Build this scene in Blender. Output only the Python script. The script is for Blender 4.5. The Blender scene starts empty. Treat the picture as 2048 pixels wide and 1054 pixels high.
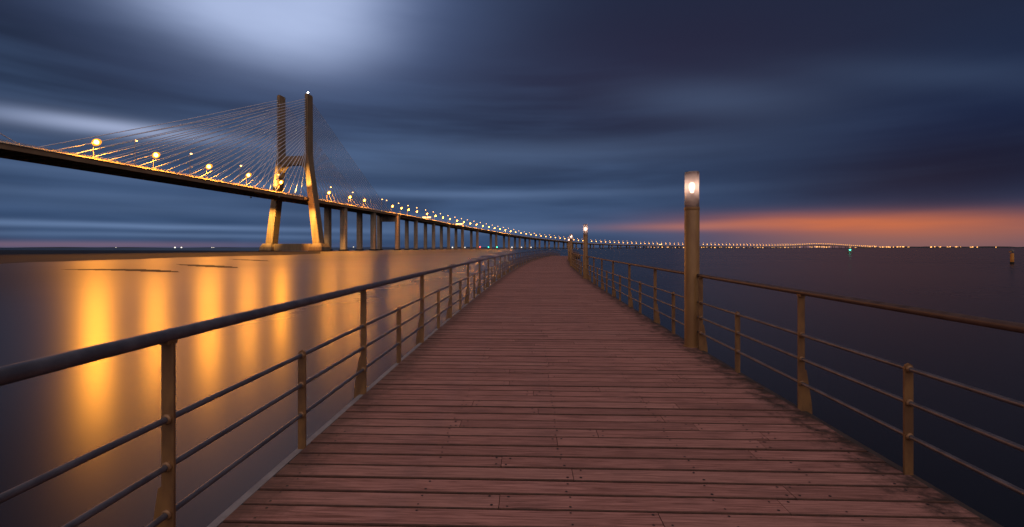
import bpy, bmesh, math, random
from mathutils import Vector, Matrix
random.seed(7)
R = math.radians
scene = bpy.context.scene
COL = scene.collection
EYE = 3.5            # eye above the water (z = 0)
DECK = 2.0           # top of the boardwalk

# ------------------------------------------------------------------ camera
cam_d = bpy.data.cameras.new('camera')
cam_d.lens = 16.0; cam_d.sensor_width = 36.0
cam_d.shift_y = -31.5 / 2048
cam_d.clip_start = 0.05; cam_d.clip_end = 90000
cam = bpy.data.objects.new('camera', cam_d); COL.objects.link(cam)
cam.location = (0, 0, EYE); cam.rotation_euler = (R(90), 0, 0)
scene.camera = cam

# ------------------------------------------------------------------ colour management, sampling
vs = scene.view_settings
vs.view_transform = 'Standard'; vs.look = 'None'; vs.exposure = 0.0; vs.gamma = 1.0
vs.use_curve_mapping = False
cy = scene.cycles
cy.use_denoising = True
cy.max_bounces = 6; cy.diffuse_bounces = 2; cy.glossy_bounces = 3; cy.transmission_bounces = 4
cy.transparent_max_bounces = 8
cy.caustics_reflective = False; cy.caustics_refractive = False
cy.sample_clamp_indirect = 4.0
cy.use_light_tree = True
cy.sample_clamp_direct = 32.0


# ------------------------------------------------------------------ node helper
class V:
    """a float socket with arithmetic"""
    def __init__(s, nt, sock): s.nt, s.sock = nt, sock
    def _op(s, op, *a, clamp=False):
        n = s.nt.nodes.new('ShaderNodeMath'); n.operation = op; n.use_clamp = clamp
        for i, x in enumerate((s,) + a):
            if isinstance(x, V): s.nt.links.new(x.sock, n.inputs[i])
            else: n.inputs[i].default_value = x
        return V(s.nt, n.outputs[0])
    def __add__(s, o): return s._op('ADD', o)
    def __radd__(s, o): return s._op('ADD', o)
    def __sub__(s, o): return s._op('SUBTRACT', o)
    def __rsub__(s, o): return (s * -1.0) + o
    def __mul__(s, o): return s._op('MULTIPLY', o)
    def __rmul__(s, o): return s._op('MULTIPLY', o)
    def __truediv__(s, o): return s._op('DIVIDE', o)
    def pow(s, o): return s._op('POWER', o)
    def sat(s): return s._op('ADD', 0.0, clamp=True)
    def max(s, o): return s._op('MAXIMUM', o)
    def min(s, o): return s._op('MINIMUM', o)
    def fn(s, op, *a): return s._op(op, *a)
    def smooth(s, a, b):
        n = s.nt.nodes.new('ShaderNodeMapRange'); n.interpolation_type = 'SMOOTHSTEP'
        s.nt.links.new(s.sock, n.inputs[0])
        n.inputs[1].default_value = a; n.inputs[2].default_value = b
        n.inputs[3].default_value = 0; n.inputs[4].default_value = 1
        return V(s.nt, n.outputs[0])


def combine(nt, x, y, z):
    n = nt.nodes.new('ShaderNodeCombineXYZ')
    for i, v in enumerate((x, y, z)):
        if isinstance(v, V): nt.links.new(v.sock, n.inputs[i])
        else: n.inputs[i].default_value = v
    return n.outputs[0]


def noise(nt, vec, scale, detail=3, rough=0.5, dist=0.0):
    n = nt.nodes.new('ShaderNodeTexNoise'); n.noise_dimensions = '3D'
    if vec is not None: nt.links.new(vec, n.inputs['Vector'])
    n.inputs['Scale'].default_value = scale; n.inputs['Detail'].default_value = detail
    n.inputs['Roughness'].default_value = rough; n.inputs['Distortion'].default_value = dist
    return V(nt, n.outputs[0])


def mixc(nt, f, a, b):
    n = nt.nodes.new('ShaderNodeMix'); n.data_type = 'RGBA'; n.clamp_factor = True
    if isinstance(f, V): nt.links.new(f.sock, n.inputs[0])
    else: n.inputs[0].default_value = f
    for i, c in ((6, a), (7, b)):
        if isinstance(c, tuple): n.inputs[i].default_value = (*c, 1)
        else: nt.links.new(c, n.inputs[i])
    return n.outputs[2]


# ------------------------------------------------------------------ world: dusk cloud deck over a Nishita sky
SUN_AZ, SUN_EL = R(40), R(2.0)
world = bpy.data.worlds.new('World'); scene.world = world; world.use_nodes = True
world.cycles.sampling_method = 'NONE'       # an even dusk sky needs no importance map
nt = world.node_tree; nt.nodes.clear()
tc = nt.nodes.new('ShaderNodeTexCoord')
sep = nt.nodes.new('ShaderNodeSeparateXYZ'); nt.links.new(tc.outputs['Generated'], sep.inputs[0])
dx, dy, dz = (V(nt, sep.outputs[i]) for i in range(3))
az0 = dx.fn('ARCTAN2', dy)
el0 = dz.fn('ARCSINE')
stretch = combine(nt, dx * 1.0, dy * 1.0, dz * 5.0)
wob = noise(nt, stretch, 1.6, 4, 0.5) - 0.5
az = az0 + wob * 0.25
el = el0 + wob * 0.05
streak = noise(nt, combine(nt, dx * 1.1, dy * 1.1, dz * 11.0), 2.0, 3, 0.5)
soft = noise(nt, combine(nt, dx, dy, dz * 3.2), 2.4, 4, 0.5)


def blob(a0, e0, sa, se, tilt=0.0, wa=None, we=None):
    a = (wa or az) - a0
    e = (we or el) - e0 - a * tilt
    q = (a / sa).pow(2.0) if False else (a / sa) * (a / sa)
    q = q + (e / se) * (e / se)
    return (q * -1.0).fn('EXPONENT')


def pix(x, y):
    a = math.atan((x - 1024) / 910.0)
    return a, math.atan((495.5 - y) / 910.0 * math.cos(a))


up = el0.max(0.0)
# base cloud colour: mid blue low down, darker higher, purple towards the middle right, navy at the far right
low = (0.036, 0.071, 0.155)
col = mixc(nt, up.smooth(0.02, 0.34), low, (0.014, 0.0235, 0.054))
col = mixc(nt, blob(*pix(1280, 150), 0.42, 0.16) * 0.95, col, (0.021, 0.0205, 0.050))
col = mixc(nt, blob(*pix(1980, 250), 0.22, 0.13) * 0.85, col, (0.004, 0.013, 0.050))
col = mixc(nt, blob(*pix(1980, 330), 0.25, 0.06) * 0.8, col, (0.004, 0.007, 0.025))
col = mixc(nt, blob(*pix(-40, 20), 0.34, 0.17, 0.0, az0, el0) * 0.92, col, (0.006, 0.010, 0.026))
# dark and light streaks along the cloud deck
k = streak.smooth(0.34, 0.72)
col = mixc(nt, k * (1.0 - up.smooth(0.12, 0.45)) * (1.0 - az0.smooth(0.0, 0.5) * 0.85) * 0.5, col, (0.085, 0.150, 0.300))
kd = soft.smooth(0.48, 0.72)
col = mixc(nt, kd * (0.5 - az0.smooth(-0.1, 0.5) * 0.35), col, (0.018, 0.025, 0.058))
# thin bright bands low on the left
for (x, y, sa, se, t, amp) in ((260, 453, .42, .006, 0.0, .75), (330, 472, .35, .005, 0.0, .45), (120, 385, .3, .010, 0.0, .25), (150, 340, .3, .012, 0.0, .2), (900, 385, .40, .010, 0.0, .45),
                               (1000, 305, .42, .028, 0.0, .30), (500, 425, .40, .010, 0.0, .22), (1000, 455, .25, .014, 0.0, .40),
                               (1420, 200, .20, .040, -0.13, .20), (1930, 150, .22, .025, -0.28, .10), (700, 330, .30, .02, 0.0, .25)):
    col = mixc(nt, blob(*pix(x, y), sa, se, t, az0, el0 + wob * 0.02) * amp, col, (0.150, 0.235, 0.420))
# the long lit rift on the left and the bright opening overhead
a1, e1 = pix(225, 254)
col = mixc(nt, blob(a1, e1, .13, .012, 0.02, az0, el0 + wob * 0.006) * 0.75, col, (0.46, 0.53, 0.76))
col = mixc(nt, blob(a1 - .02, e1 - .004, .20, .026, 0.02, az0, el0 + wob * 0.006) * 0.16, col, (0.30, 0.38, 0.60))
a2, e2 = pix(540, -20)
az_s = az0 + wob * 0.10
core = blob(a2, e2, .24, .12, 0.0, az_s, el)
wide = blob(a2 + .03, e2 + .03, .34, .18, 0.0, az_s, el)
col = mixc(nt, wide * (0.60 + soft * 0.3), col, (0.17, 0.25, 0.50))
col = mixc(nt, core.smooth(0.05, 0.9) * (0.50 + soft * 0.7).sat(), col, (0.50, 0.60, 0.88))
# unseen sky overhead and behind the camera, brightened warm to light deck and posts
high = (dz * 0.8 - dy * 0.6).smooth(0.42, 0.98)
col = mixc(nt, high * (0.75 + soft * 0.4).sat(), col, (0.95, 0.74, 0.71))
# afterglow under the cloud edge at the right
a3, e3 = pix(1745, 445)
glow = blob(a3, e3, .23, .018, -0.035, az0, el0 + wob * 0.016)
glow2 = blob(a3 + .04, .012, .27, .034, 0.0, az0, el0)
col = mixc(nt, glow2 * 0.70, col, (0.36, 0.145, 0.100))
col = mixc(nt, blob(*pix(1400, 452), .17, .009, 0.0, az0, el0 + wob * 0.01) * 0.55, col, (0.56, 0.20, 0.14))
col = mixc(nt, glow * (0.50 + streak.smooth(0.25, 0.68) * 0.55).sat(), col, (0.76, 0.185, 0.055))
col = mixc(nt, blob(*pix(100, 489), .30, .006, 0.0, az0, el0) * 0.45, col, (0.32, 0.16, 0.20))

sky = nt.nodes.new('ShaderNodeTexSky'); sky.sky_type = 'NISHITA'; sky.sun_disc = False
sky.sun_elevation = SUN_EL; sky.sun_rotation = SUN_AZ
sky.altitude = 0; sky.air_density = 1.2; sky.dust_density = 2.0
bg1 = nt.nodes.new('ShaderNodeBackground'); nt.links.new(col, bg1.inputs[0]); bg1.inputs[1].default_value = 0.95
bg2 = nt.nodes.new('ShaderNodeBackground'); nt.links.new(sky.outputs[0], bg2.inputs[0]); bg2.inputs[1].default_value = 0.0006
ad = nt.nodes.new('ShaderNodeAddShader'); nt.links.new(bg1.outputs[0], ad.inputs[0]); nt.links.new(bg2.outputs[0], ad.inputs[1])
wo = nt.nodes.new('ShaderNodeOutputWorld'); nt.links.new(ad.outputs[0], wo.inputs[0])

# ------------------------------------------------------------------ the sun, all but gone behind the cloud at the right
sun_d = bpy.data.lights.new('sun', 'SUN'); sun_d.energy = 0.01; sun_d.angle = R(40); sun_d.color = (1.0, 0.62, 0.42)
sun = bpy.data.objects.new('sun', sun_d); COL.objects.link(sun)
sdir = Vector((math.sin(SUN_AZ) * math.cos(R(8)), math.cos(SUN_AZ) * math.cos(R(8)), math.sin(R(8))))
sun.rotation_euler = sdir.to_track_quat('Z', 'Y').to_euler()


# ------------------------------------------------------------------ materials
def mat(name, color, rough=0.6, metal=0.0, spec=0.5):
    m = bpy.data.materials.new(name); m.use_nodes = True
    b = m.node_tree.nodes['Principled BSDF']
    b.inputs['Base Color'].default_value = (*color, 1); b.inputs['Roughness'].default_value = rough
    b.inputs['Metallic'].default_value = metal; b.inputs['Specular IOR Level'].default_value = spec
    return m, m.node_tree, b


def bump(nt, b, h, strength, dist):
    n = nt.nodes.new('ShaderNodeBump'); n.inputs['Strength'].default_value = strength; n.inputs['Distance'].default_value = dist
    nt.links.new(h.sock, n.inputs['Height']); nt.links.new(n.outputs[0], b.inputs['Normal'])


def emit(name, color, strength):
    m = bpy.data.materials.new(name); m.use_nodes = True
    nt = m.node_tree; nt.nodes.clear()
    e = nt.nodes.new('ShaderNodeEmission'); e.inputs[0].default_value = (*color, 1); e.inputs[1].default_value = strength
    o = nt.nodes.new('ShaderNodeOutputMaterial'); nt.links.new(e.outputs[0], o.inputs[0])
    return m


def position(nt):
    return nt.nodes.new('ShaderNodeNewGeometry').outputs['Position']


def scaled(nt, sock, s):
    n = nt.nodes.new('ShaderNodeVectorMath'); n.operation = 'MULTIPLY'
    nt.links.new(sock, n.inputs[0]); n.inputs[1].default_value = s
    return n.outputs[0]


def mottled(name, c1, c2, scale, rough=0.7, metal=0.0, bmp=0.3, bd=0.01, stretch=(1, 1, 1), detail=6, spec=0.5):
    m, nt, b = mat(name, c1, rough, metal, spec)
    p = scaled(nt, position(nt), stretch)
    n = noise(nt, p, scale, detail, 0.6)
    nt.links.new(mixc(nt, n.smooth(0.32, 0.68), c1, c2), b.inputs['Base Color'])
    if bmp: bump(nt, b, n, bmp, bd)
    nt.links.new((n * 0.25 + (rough - 0.12)).sock, b.inputs['Roughness'])
    return m


def pour_joints(name, lift):
    m = M[name]; nt = m.node_tree; b = nt.nodes['Principled BSDF']
    sp = nt.nodes.new('ShaderNodeSeparateXYZ'); nt.links.new(position(nt), sp.inputs[0])
    f = (V(nt, sp.outputs[2]) / lift).fn('FRACT')
    line = (1.0 - f.smooth(0.0, 0.05)) + f.smooth(0.97, 1.0)
    streaks = noise(nt, scaled(nt, position(nt), (1.2, 1.2, .03)), 1.0, 4, 0.6).smooth(0.45, 0.7)
    src = b.inputs['Base Color'].links[0].from_socket
    c = mixc(nt, line.sat() * 0.55, src, (0.10, 0.065, 0.035))
    c = mixc(nt, streaks * 0.5, c, (0.12, 0.08, 0.045))
    nt.links.new(c, b.inputs['Base Color'])


def wood_material(name, island):
    m, nt, b = mat(name, (0.3, 0.14, 0.12), 0.72, spec=0.3)
    u = nt.nodes.new('ShaderNodeAttribute'); u.attribute_name = 'across'
    v = nt.nodes.new('ShaderNodeAttribute'); v.attribute_name = 'along'
    U, W = V(nt, u.outputs['Fac']), V(nt, v.outputs['Fac'])
    if island:
        rnd = V(nt, nt.nodes.new('ShaderNodeNewGeometry').outputs['Random Per Island'])
    else:
        rnd = V(nt, nt.nodes.new('ShaderNodeObjectInfo').outputs['Random'])
    grain_v = combine(nt, U * 2.0 + rnd * 31.0, W * 45.0, rnd * 17.0)
    grain = noise(nt, grain_v, 1.6, 6, 0.65, 0.6)
    blot = noise(nt, combine(nt, U * 1.3 + rnd * 9, W * 3.0, rnd * 5.0), 1.5, 5, 0.6)
    wear = noise(nt, combine(nt, U * 1.0, W * 1.0, 0.0), 0.7, 4, 0.55)
    c = mixc(nt, grain.smooth(0.28, 0.74), (0.165, 0.070, 0.054), (0.48, 0.234, 0.194))
    c = mixc(nt, rnd.smooth(0.45, 1.0) * 0.40, c, (0.150, 0.072, 0.058))
    c = mixc(nt, (1.0 - rnd).smooth(0.6, 1.0) * 0.22, c, (0.42, 0.235, 0.19))
    c = mixc(nt, blot.smooth(0.50, 0.78) * 0.45, c, (0.115, 0.062, 0.055))
    c = mixc(nt, wear.smooth(0.55, 0.75) * 0.30, c, (0.37, 0.225, 0.20))
    fleck = noise(nt, combine(nt, U * 22.0 + rnd * 13.0, W * 60.0, rnd * 3.0), 1.5, 4, 0.7)
    c = mixc(nt, fleck.smooth(0.60, 0.74) * 0.45, c, (0.085, 0.042, 0.036))
    c = mixc(nt, (1.0 - fleck).smooth(0.62, 0.76) * 0.35, c, (0.50, 0.29, 0.24))
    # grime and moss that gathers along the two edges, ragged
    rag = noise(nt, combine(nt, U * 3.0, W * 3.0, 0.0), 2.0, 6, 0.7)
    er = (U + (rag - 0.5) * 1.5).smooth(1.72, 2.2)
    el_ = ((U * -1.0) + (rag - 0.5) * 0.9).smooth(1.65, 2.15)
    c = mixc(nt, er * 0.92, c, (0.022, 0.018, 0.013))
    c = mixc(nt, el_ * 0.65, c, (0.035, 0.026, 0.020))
    nt.links.new(c, b.inputs['Base Color'])
    nt.links.new((0.62 + grain * 0.3).sock, b.inputs['Roughness'])
    bump(nt, b, grain + blot * 0.5, 0.35, 0.004)
    return m


LAMP_L = 2800.0
M = {}
M['plank'] = wood_material('weathered red decking', False)
M['plank_far'] = wood_material('weathered red decking far', True)
M['plank_side'] = mottled('gap-shaded plank side', (0.055, 0.026, 0.018), (0.10, 0.045, 0.03), 12, 0.8)  # side faces coloured darker to paint the shade in the gaps
M['screw'] = mat('dark screw', (0.012, 0.010, 0.010), 0.6)[0]
M['joist'] = mottled('dark joist timber', (0.03, 0.02, 0.016), (0.05, 0.035, 0.028), 4)
M['fascia'] = mottled('grey concrete edge', (0.17, 0.165, 0.175), (0.26, 0.25, 0.255), 6, 0.8)
M['pile'] = mottled('wet pile', (0.12, 0.11, 0.10), (0.20, 0.18, 0.16), 3, 0.7)
M['rail'] = mottled('grey rail tube', (0.10, 0.10, 0.115), (0.17, 0.165, 0.18), 9, 0.50, 0.55, 0.15, 0.001)
M['rail_brown'] = mottled('brown rail tube', (0.065, 0.042, 0.034), (0.105, 0.070, 0.056), 9, 0.55, 0.15, 0.15, 0.001)
M['post'] = mottled('ochre post paint', (0.265, 0.135, 0.044), (0.14, 0.068, 0.028), 11, 0.62, 0.0, 0.25, 0.002, (1, 1, .35))
M['collar'] = mottled('rail collar', (0.32, 0.18, 0.085), (0.20, 0.11, 0.05), 30, 0.5, 0.2)
M['lamp_post'] = mottled('lamp post paint', (0.33, 0.185, 0.060), (0.23, 0.115, 0.040), 5, 0.48, 0.0, 0.2, 0.002, (1, 1, .3))
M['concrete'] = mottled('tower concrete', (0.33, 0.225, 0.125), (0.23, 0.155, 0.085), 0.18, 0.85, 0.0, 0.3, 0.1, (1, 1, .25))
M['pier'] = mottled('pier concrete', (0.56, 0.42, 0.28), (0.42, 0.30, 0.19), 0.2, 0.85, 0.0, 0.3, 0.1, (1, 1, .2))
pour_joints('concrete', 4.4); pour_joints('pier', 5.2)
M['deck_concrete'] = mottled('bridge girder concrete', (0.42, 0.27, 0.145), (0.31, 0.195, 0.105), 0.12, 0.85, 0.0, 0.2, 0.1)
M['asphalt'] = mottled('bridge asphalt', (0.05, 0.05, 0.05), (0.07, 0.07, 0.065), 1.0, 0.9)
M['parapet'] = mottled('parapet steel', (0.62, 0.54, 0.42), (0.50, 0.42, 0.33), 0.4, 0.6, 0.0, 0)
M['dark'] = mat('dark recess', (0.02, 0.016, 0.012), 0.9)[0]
M['cable'] = mat('pale cable sheath', (0.80, 0.80, 0.88), 1.0, spec=0.0)[0]
M['steel'] = mat('lamp steel', (0.40, 0.33, 0.25), 0.5, 0.3)[0]
SOD = (1.0, 0.335, 0.022)
M['sodium'] = emit('sodium lamp light', SOD, LAMP_L)
M['sodium_mid'] = emit('weaker sodium lamp light', SOD, 2000)
M['sodium_via'] = emit('viaduct sodium lamp light', SOD, 850)
M['sodium_small'] = emit('sodium lamp light seen from behind', (1.0, 0.45, 0.10), 10)
M['sodium_far'] = emit('far sodium lamp light', (1.0, 0.40, 0.06), 9)
M['beacon'] = emit('white beacon light', (1.0, 0.95, 0.85), 60)
M['sign_lit'] = emit('lit gantry sign', (1.0, 0.62, 0.22), 3.0)
M['town'] = emit('town light', (1.0, 0.45, 0.12), 3)
M['town_white'] = emit('white harbour light', (1.0, 0.85, 0.65), 2.5)
M['green'] = emit('green navigation light', (0.05, 1.0, 0.55), 8)
M['red'] = emit('red navigation light', (1.0, 0.10, 0.06), 9)
for q in ('sodium', 'sodium_mid', 'sodium_via', 'sodium_far', 'sodium_small'): M[q].cycles.emission_sampling = 'FRONT'
for q in ('beacon', 'sign_lit', 'town', 'town_white', 'green', 'red'): M[q].cycles.emission_sampling = 'NONE'   # too weak or far to light anything
M['marker'] = mottled('orange marker paint', (0.62, 0.27, 0.03), (0.45, 0.17, 0.02), 2, 0.6)
M['shore'] = mottled('far shore', (0.015, 0.018, 0.022), (0.03, 0.03, 0.03), 0.002, 0.95, 0, 0)

# water: long-exposure calm
m, nt, b = mat('calm water', (0.006, 0.009, 0.014), 0.3)
M['water'] = m
b.inputs['IOR'].default_value = 1.333; b.inputs['Specular IOR Level'].default_value = 0.32
p = position(nt)
patch = noise(nt, scaled(nt, p, (0.012, 0.030, 1)), 1.0, 4, 0.55)
fine = noise(nt, scaled(nt, p, (0.25, 0.9, 1)), 1.0, 4, 0.6)
sx = nt.nodes.new('ShaderNodeSeparateXYZ'); nt.links.new(p, sx.inputs[0])
lee = (V(nt, sx.outputs[0]) * -1.0).smooth(4.0, 62.0)          # sheltered by the boardwalk, ruffled farther out
nt.links.new((0.27 + lee * 0.14 + (patch - 0.5) * 0.06 + (fine - 0.5) * 0.006).sock, b.inputs['Roughness'])
# exposed mud and ruffled shallows beyond the tide line
m, nt, b = mat('wet mud', (0.030, 0.034, 0.042), 0.8, spec=0.12)
M['mud'] = m
p = position(nt)
n1 = noise(nt, scaled(nt, p, (0.01, 0.03, 1)), 1.0, 5, 0.6)
nt.links.new(mixc(nt, n1.smooth(.35, .65), (0.009, 0.012, 0.017), (0.022, 0.022, 0.026)), b.inputs['Base Color'])
nt.links.new((0.70 + n1 * 0.25).sock, b.inputs['Roughness'])
# lamp glass: a thin frosted sleeve lit by the bulb inside
m = bpy.data.materials.new('frosted lamp glass'); m.use_nodes = True; nt = m.node_tree; nt.nodes.clear()
tr = nt.nodes.new('ShaderNodeBsdfTransparent'); tr.inputs[0].default_value = (0.93, 0.90, 0.90, 1)
tl = nt.nodes.new('ShaderNodeBsdfTranslucent'); tl.inputs[0].default_value = (0.90, 0.80, 0.80, 1)
gl = nt.nodes.new('ShaderNodeBsdfGlossy'); gl.inputs['Roughness'].default_value = 0.08
mx = nt.nodes.new('ShaderNodeMixShader'); mx.inputs[0].default_value = 0.66
nt.links.new(tr.outputs[0], mx.inputs[1]); nt.links.new(tl.outputs[0], mx.inputs[2])
fr = nt.nodes.new('ShaderNodeFresnel'); fr.inputs[0].default_value = 1.35
mx2 = nt.nodes.new('ShaderNodeMixShader'); nt.links.new(fr.outputs[0], mx2.inputs[0])
nt.links.new(mx.outputs[0], mx2.inputs[1]); nt.links.new(gl.outputs[0], mx2.inputs[2])
o = nt.nodes.new('ShaderNodeOutputMaterial'); nt.links.new(mx2.outputs[0], o.inputs[0])
M['glass'] = m
M['halo_glow'] = emit('amber halo glow', (1.0, 0.31, 0.025), 1.7); M['halo_glow'].cycles.emission_sampling = 'NONE'  # lamp halo painted as a glowing dish behind the lens
M['bulb'] = emit('warm bulb', (1.0, 0.66, 0.48), 9)
M['porcelain'] = mat('pale lamp base', (0.75, 0.60, 0.45), 0.5)[0]


# ------------------------------------------------------------------ mesh helpers
class MB:
    """collects shapes; build() links them as one mesh object"""
    def __init__(s): s.v, s.f, s.mi = [], [], []
    def add(s, vs, fs, mi=0):
        o = len(s.v); s.v += [tuple(q) for q in vs]; s.f += [tuple(o + i for i in f) for f in fs]; s.mi += [mi] * len(fs)
    def box(s, c, h, ax=None, mi=0):
        c = Vector(c); X, Y, Z = ax or (Vector((1, 0, 0)), Vector((0, 1, 0)), Vector((0, 0, 1)))
        vs = [c + X * (sx * h[0]) + Y * (sy * h[1]) + Z * (sz * h[2]) for sz in (-1, 1) for sx, sy in ((-1, -1), (1, -1), (1, 1), (-1, 1))]
        s.add(vs, [(3, 2, 1, 0), (4, 5, 6, 7), (0, 1, 5, 4), (1, 2, 6, 5), (2, 3, 7, 6), (3, 0, 4, 7)], mi)
    def prism(s, poly, p0, p1, mi=0):
        """poly: list of Vectors (offsets); swept from p0 to p1"""
        n = len(poly); vs = [p0 + q for q in poly] + [p1 + q for q in poly]
        s.add(vs, [tuple(range(n - 1, -1, -1)), tuple(range(n, 2 * n))] + [(i, (i + 1) % n, n + (i + 1) % n, n + i) for i in range(n)], mi)
    def tube(s, pts, r, n=8, mi=0, caps=True):
        pts = [Vector(q) for q in pts]; rs = r if isinstance(r, (list, tuple)) else [r] * len(pts)
        vs, fs = [], []
        for i, q in enumerate(pts):
            t = (pts[min(i + 1, len(pts) - 1)] - pts[max(i - 1, 0)]).normalized()
            a = t.cross(Vector((0, 0, 1)) if abs(t.z) < 0.95 else Vector((1, 0, 0))).normalized(); bb = a.cross(t)
            vs += [q + (a * math.cos(2 * math.pi * j / n) + bb * math.sin(2 * math.pi * j / n)) * rs[i] for j in range(n)]
        for i in range(len(pts) - 1):
            fs += [(i * n + j, i * n + (j + 1) % n, (i + 1) * n + (j + 1) % n, (i + 1) * n + j) for j in range(n)]
        if caps: fs += [tuple(range(n - 1, -1, -1)), tuple((len(pts) - 1) * n + j for j in range(n))]
        s.add(vs, fs, mi)
    def lathe(s, prof, n=12, c=(0, 0, 0), mi=0, sx=1, sy=1):
        """prof: (radius, z) from bottom to top"""
        c = Vector(c); vs, fs = [], []
        for r_, z in prof: vs += [c + Vector((sx * r_ * math.cos(2 * math.pi * j / n), sy * r_ * math.sin(2 * math.pi * j / n), z)) for j in range(n)]
        for i in range(len(prof) - 1):
            fs += [(i * n + j, i * n + (j + 1) % n, (i + 1) * n + (j + 1) % n, (i + 1) * n + j) for j in range(n)]
        fs += [tuple(range(n - 1, -1, -1)), tuple((len(prof) - 1) * n + j for j in range(n))]
        s.add(vs, fs, mi)
    def ellipsoid(s, c, r, n=8, k=5, mi=0):
        prof = [(max(0.02, math.sin(math.pi * i / k)), -math.cos(math.pi * i / k)) for i in range(k + 1)]
        c = Vector(c); vs, fs = [], []
        for q, z in prof: vs += [c + Vector((r[0] * q * math.cos(2 * math.pi * j / n), r[1] * q * math.sin(2 * math.pi * j / n), r[2] * z)) for j in range(n)]
        for i in range(k): fs += [(i * n + j, i * n + (j + 1) % n, (i + 1) * n + (j + 1) % n, (i + 1) * n + j) for j in range(n)]
        fs += [tuple(range(n - 1, -1, -1)), tuple(k * n + j for j in range(n))]
        s.add(vs, fs, mi)
    def mesh(s, name, mats, smooth=False):
        me = bpy.data.meshes.new(name); me.from_pydata(s.v, [], s.f)
        mats = mats if isinstance(mats, (list, tuple)) else [mats]
        for q in mats: me.materials.append(M[q])
        if len(mats) > 1: me.polygons.foreach_set('material_index', s.mi)
        if smooth:
            me.polygons.foreach_set('use_smooth', [True] * len(me.polygons))
            me.set_sharp_from_angle(angle=R(40))
        me.update()
        return me
    def build(s, name, mats, parent=None, smooth=False):
        return link(name, s.mesh(name, mats, smooth), parent)


def link(name, me, parent=None):
    o = bpy.data.objects.new(name, me); COL.objects.link(o)
    if parent is not None:
        o.parent = parent
    return o


def tag(o, label=None, cat=None, group=None, kind=None):
    for k_, v_ in (('label', label), ('category', cat), ('group', group), ('kind', kind)):
        if v_: o[k_] = v_
    return o


def empty(name, loc=(0, 0, 0), rz=0.0):
    o = bpy.data.objects.new(name, None); COL.objects.link(o); o.location = loc; o.rotation_euler = (0, 0, rz); o.empty_display_size = 0.1
    return o


def copy_tree(o, parent=None):
    c = o.copy(); COL.objects.link(c); c.parent = parent
    for ch in list(o.children): copy_tree(ch, c)
    return c


def catmull(pts, per=12):
    out = []
    P = [Vector(q) for q in pts]; P = [P[0] * 2 - P[1]] + P + [P[-1] * 2 - P[-2]]
    for i in range(1, len(P) - 2):
        for j in range(per):
            t = j / per
            out.append(0.5 * ((2 * P[i]) + (P[i + 1] - P[i - 1]) * t + (2 * P[i - 1] - 5 * P[i] + 4 * P[i + 1] - P[i + 2]) * t * t
                              + (3 * P[i] - P[i - 1] - 3 * P[i + 1] + P[i + 2]) * t ** 3))
    out.append(P[-2])
    return out


def ground(x, y):
    """a point of the water plane seen at that bearing"""
    Z = 910 * EYE / (y - 495.5)
    return ((x - 1024) / 910 * Z, Z)


# ================================================================== SETTING
w = MB(); w.add([(-45000, -3000, 0), (45000, -3000, 0), (45000, 45000, 0), (-45000, 45000, 0)], [(0, 1, 2, 3)])
tag(w.build('water', 'water'), 'calm dark river water with orange lamp reflections', kind='structure')

# tide line: mud sheet beyond it
edge = [(-40, 530), (60, 524.4), (128, 523), (150, 521.8), (169, 521.4), (200, 520.2), (282, 518.4), (300, 517.2), (316, 516.7), (350, 515.2), (385, 514.6), (430, 513.2), (484, 512.3), (530, 511.0), (573, 510.2), (610, 508.6), (641, 507.4)]
near = [ground(*q) for q in edge]
far_px = [(641, 503), (560, 502.2), (480, 501.6), (380, 501), (250, 500.4), (120, 500.2), (-60, 500.2)]
poly = near + [ground(*q) for q in far_px]
mud = bpy.data.meshes.new('mudflat'); bm = bmesh.new()
bm.faces.new([bm.verts.new((x, y, 0.03)) for x, y in poly]); bmesh.ops.triangulate(bm, faces=bm.faces[:])
bm.to_mesh(mud); bm.free(); mud.materials.append(M['mud'])
tag(link('mudflat', mud), 'dark wet mudflat beyond the tide line under the bridge', kind='structure')


def mud_bar(px, half, label):
    """a low lens of wet mud just breaking the surface"""
    g = catmull([Vector((*ground(*q), 0)) for q in px], 8)
    n = len(g); bm = bmesh.new(); rows = []
    for i, q in enumerate(g):
        t = i / (n - 1)
        wd = half * (math.sin(math.pi * t) ** 0.7 + 0.02) * (1 + 0.25 * math.sin(i * 1.7))
        a = (g[min(i + 1, n - 1)] - g[max(i - 1, 0)]).normalized(); s = Vector((-a.y, a.x, 0))
        rows.append([bm.verts.new(q + s * (wd * k_) + Vector((0, 0, 0.07 * (1 - k_ * k_) * math.sin(math.pi * t) - 0.012))) for k_ in (-1, -.5, 0, .5, 1)])
    for r0, r1 in zip(rows, rows[1:]):
        for j in range(4): bm.faces.new((r0[j], r1[j], r1[j + 1], r0[j + 1]))
    me = bpy.data.meshes.new('mud_bar'); bm.to_mesh(me); bm.free(); me.materials.append(M['mud'])
    me.polygons.foreach_set('use_smooth', [True] * len(me.polygons))
    return tag(link('mud_bar', me), label, 'mud bar', 'mud bars in the shallows')


mud_bar([(105, 538.5), (180, 539.0), (260, 539.8), (320, 542.4), (368, 545)], 2.2, 'long thin dark mud bar nearest the left side of the water')
mud_bar([(345, 528), (400, 531), (440, 533.5), (482, 536.5)], 2.3, 'short slanting dark mud bar in the brightest lamp reflection')
mud_bar([(455, 518), (500, 520), (545, 522.6)], 2.0, 'faint thin mud bar closest to the bridge pylon')


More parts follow.
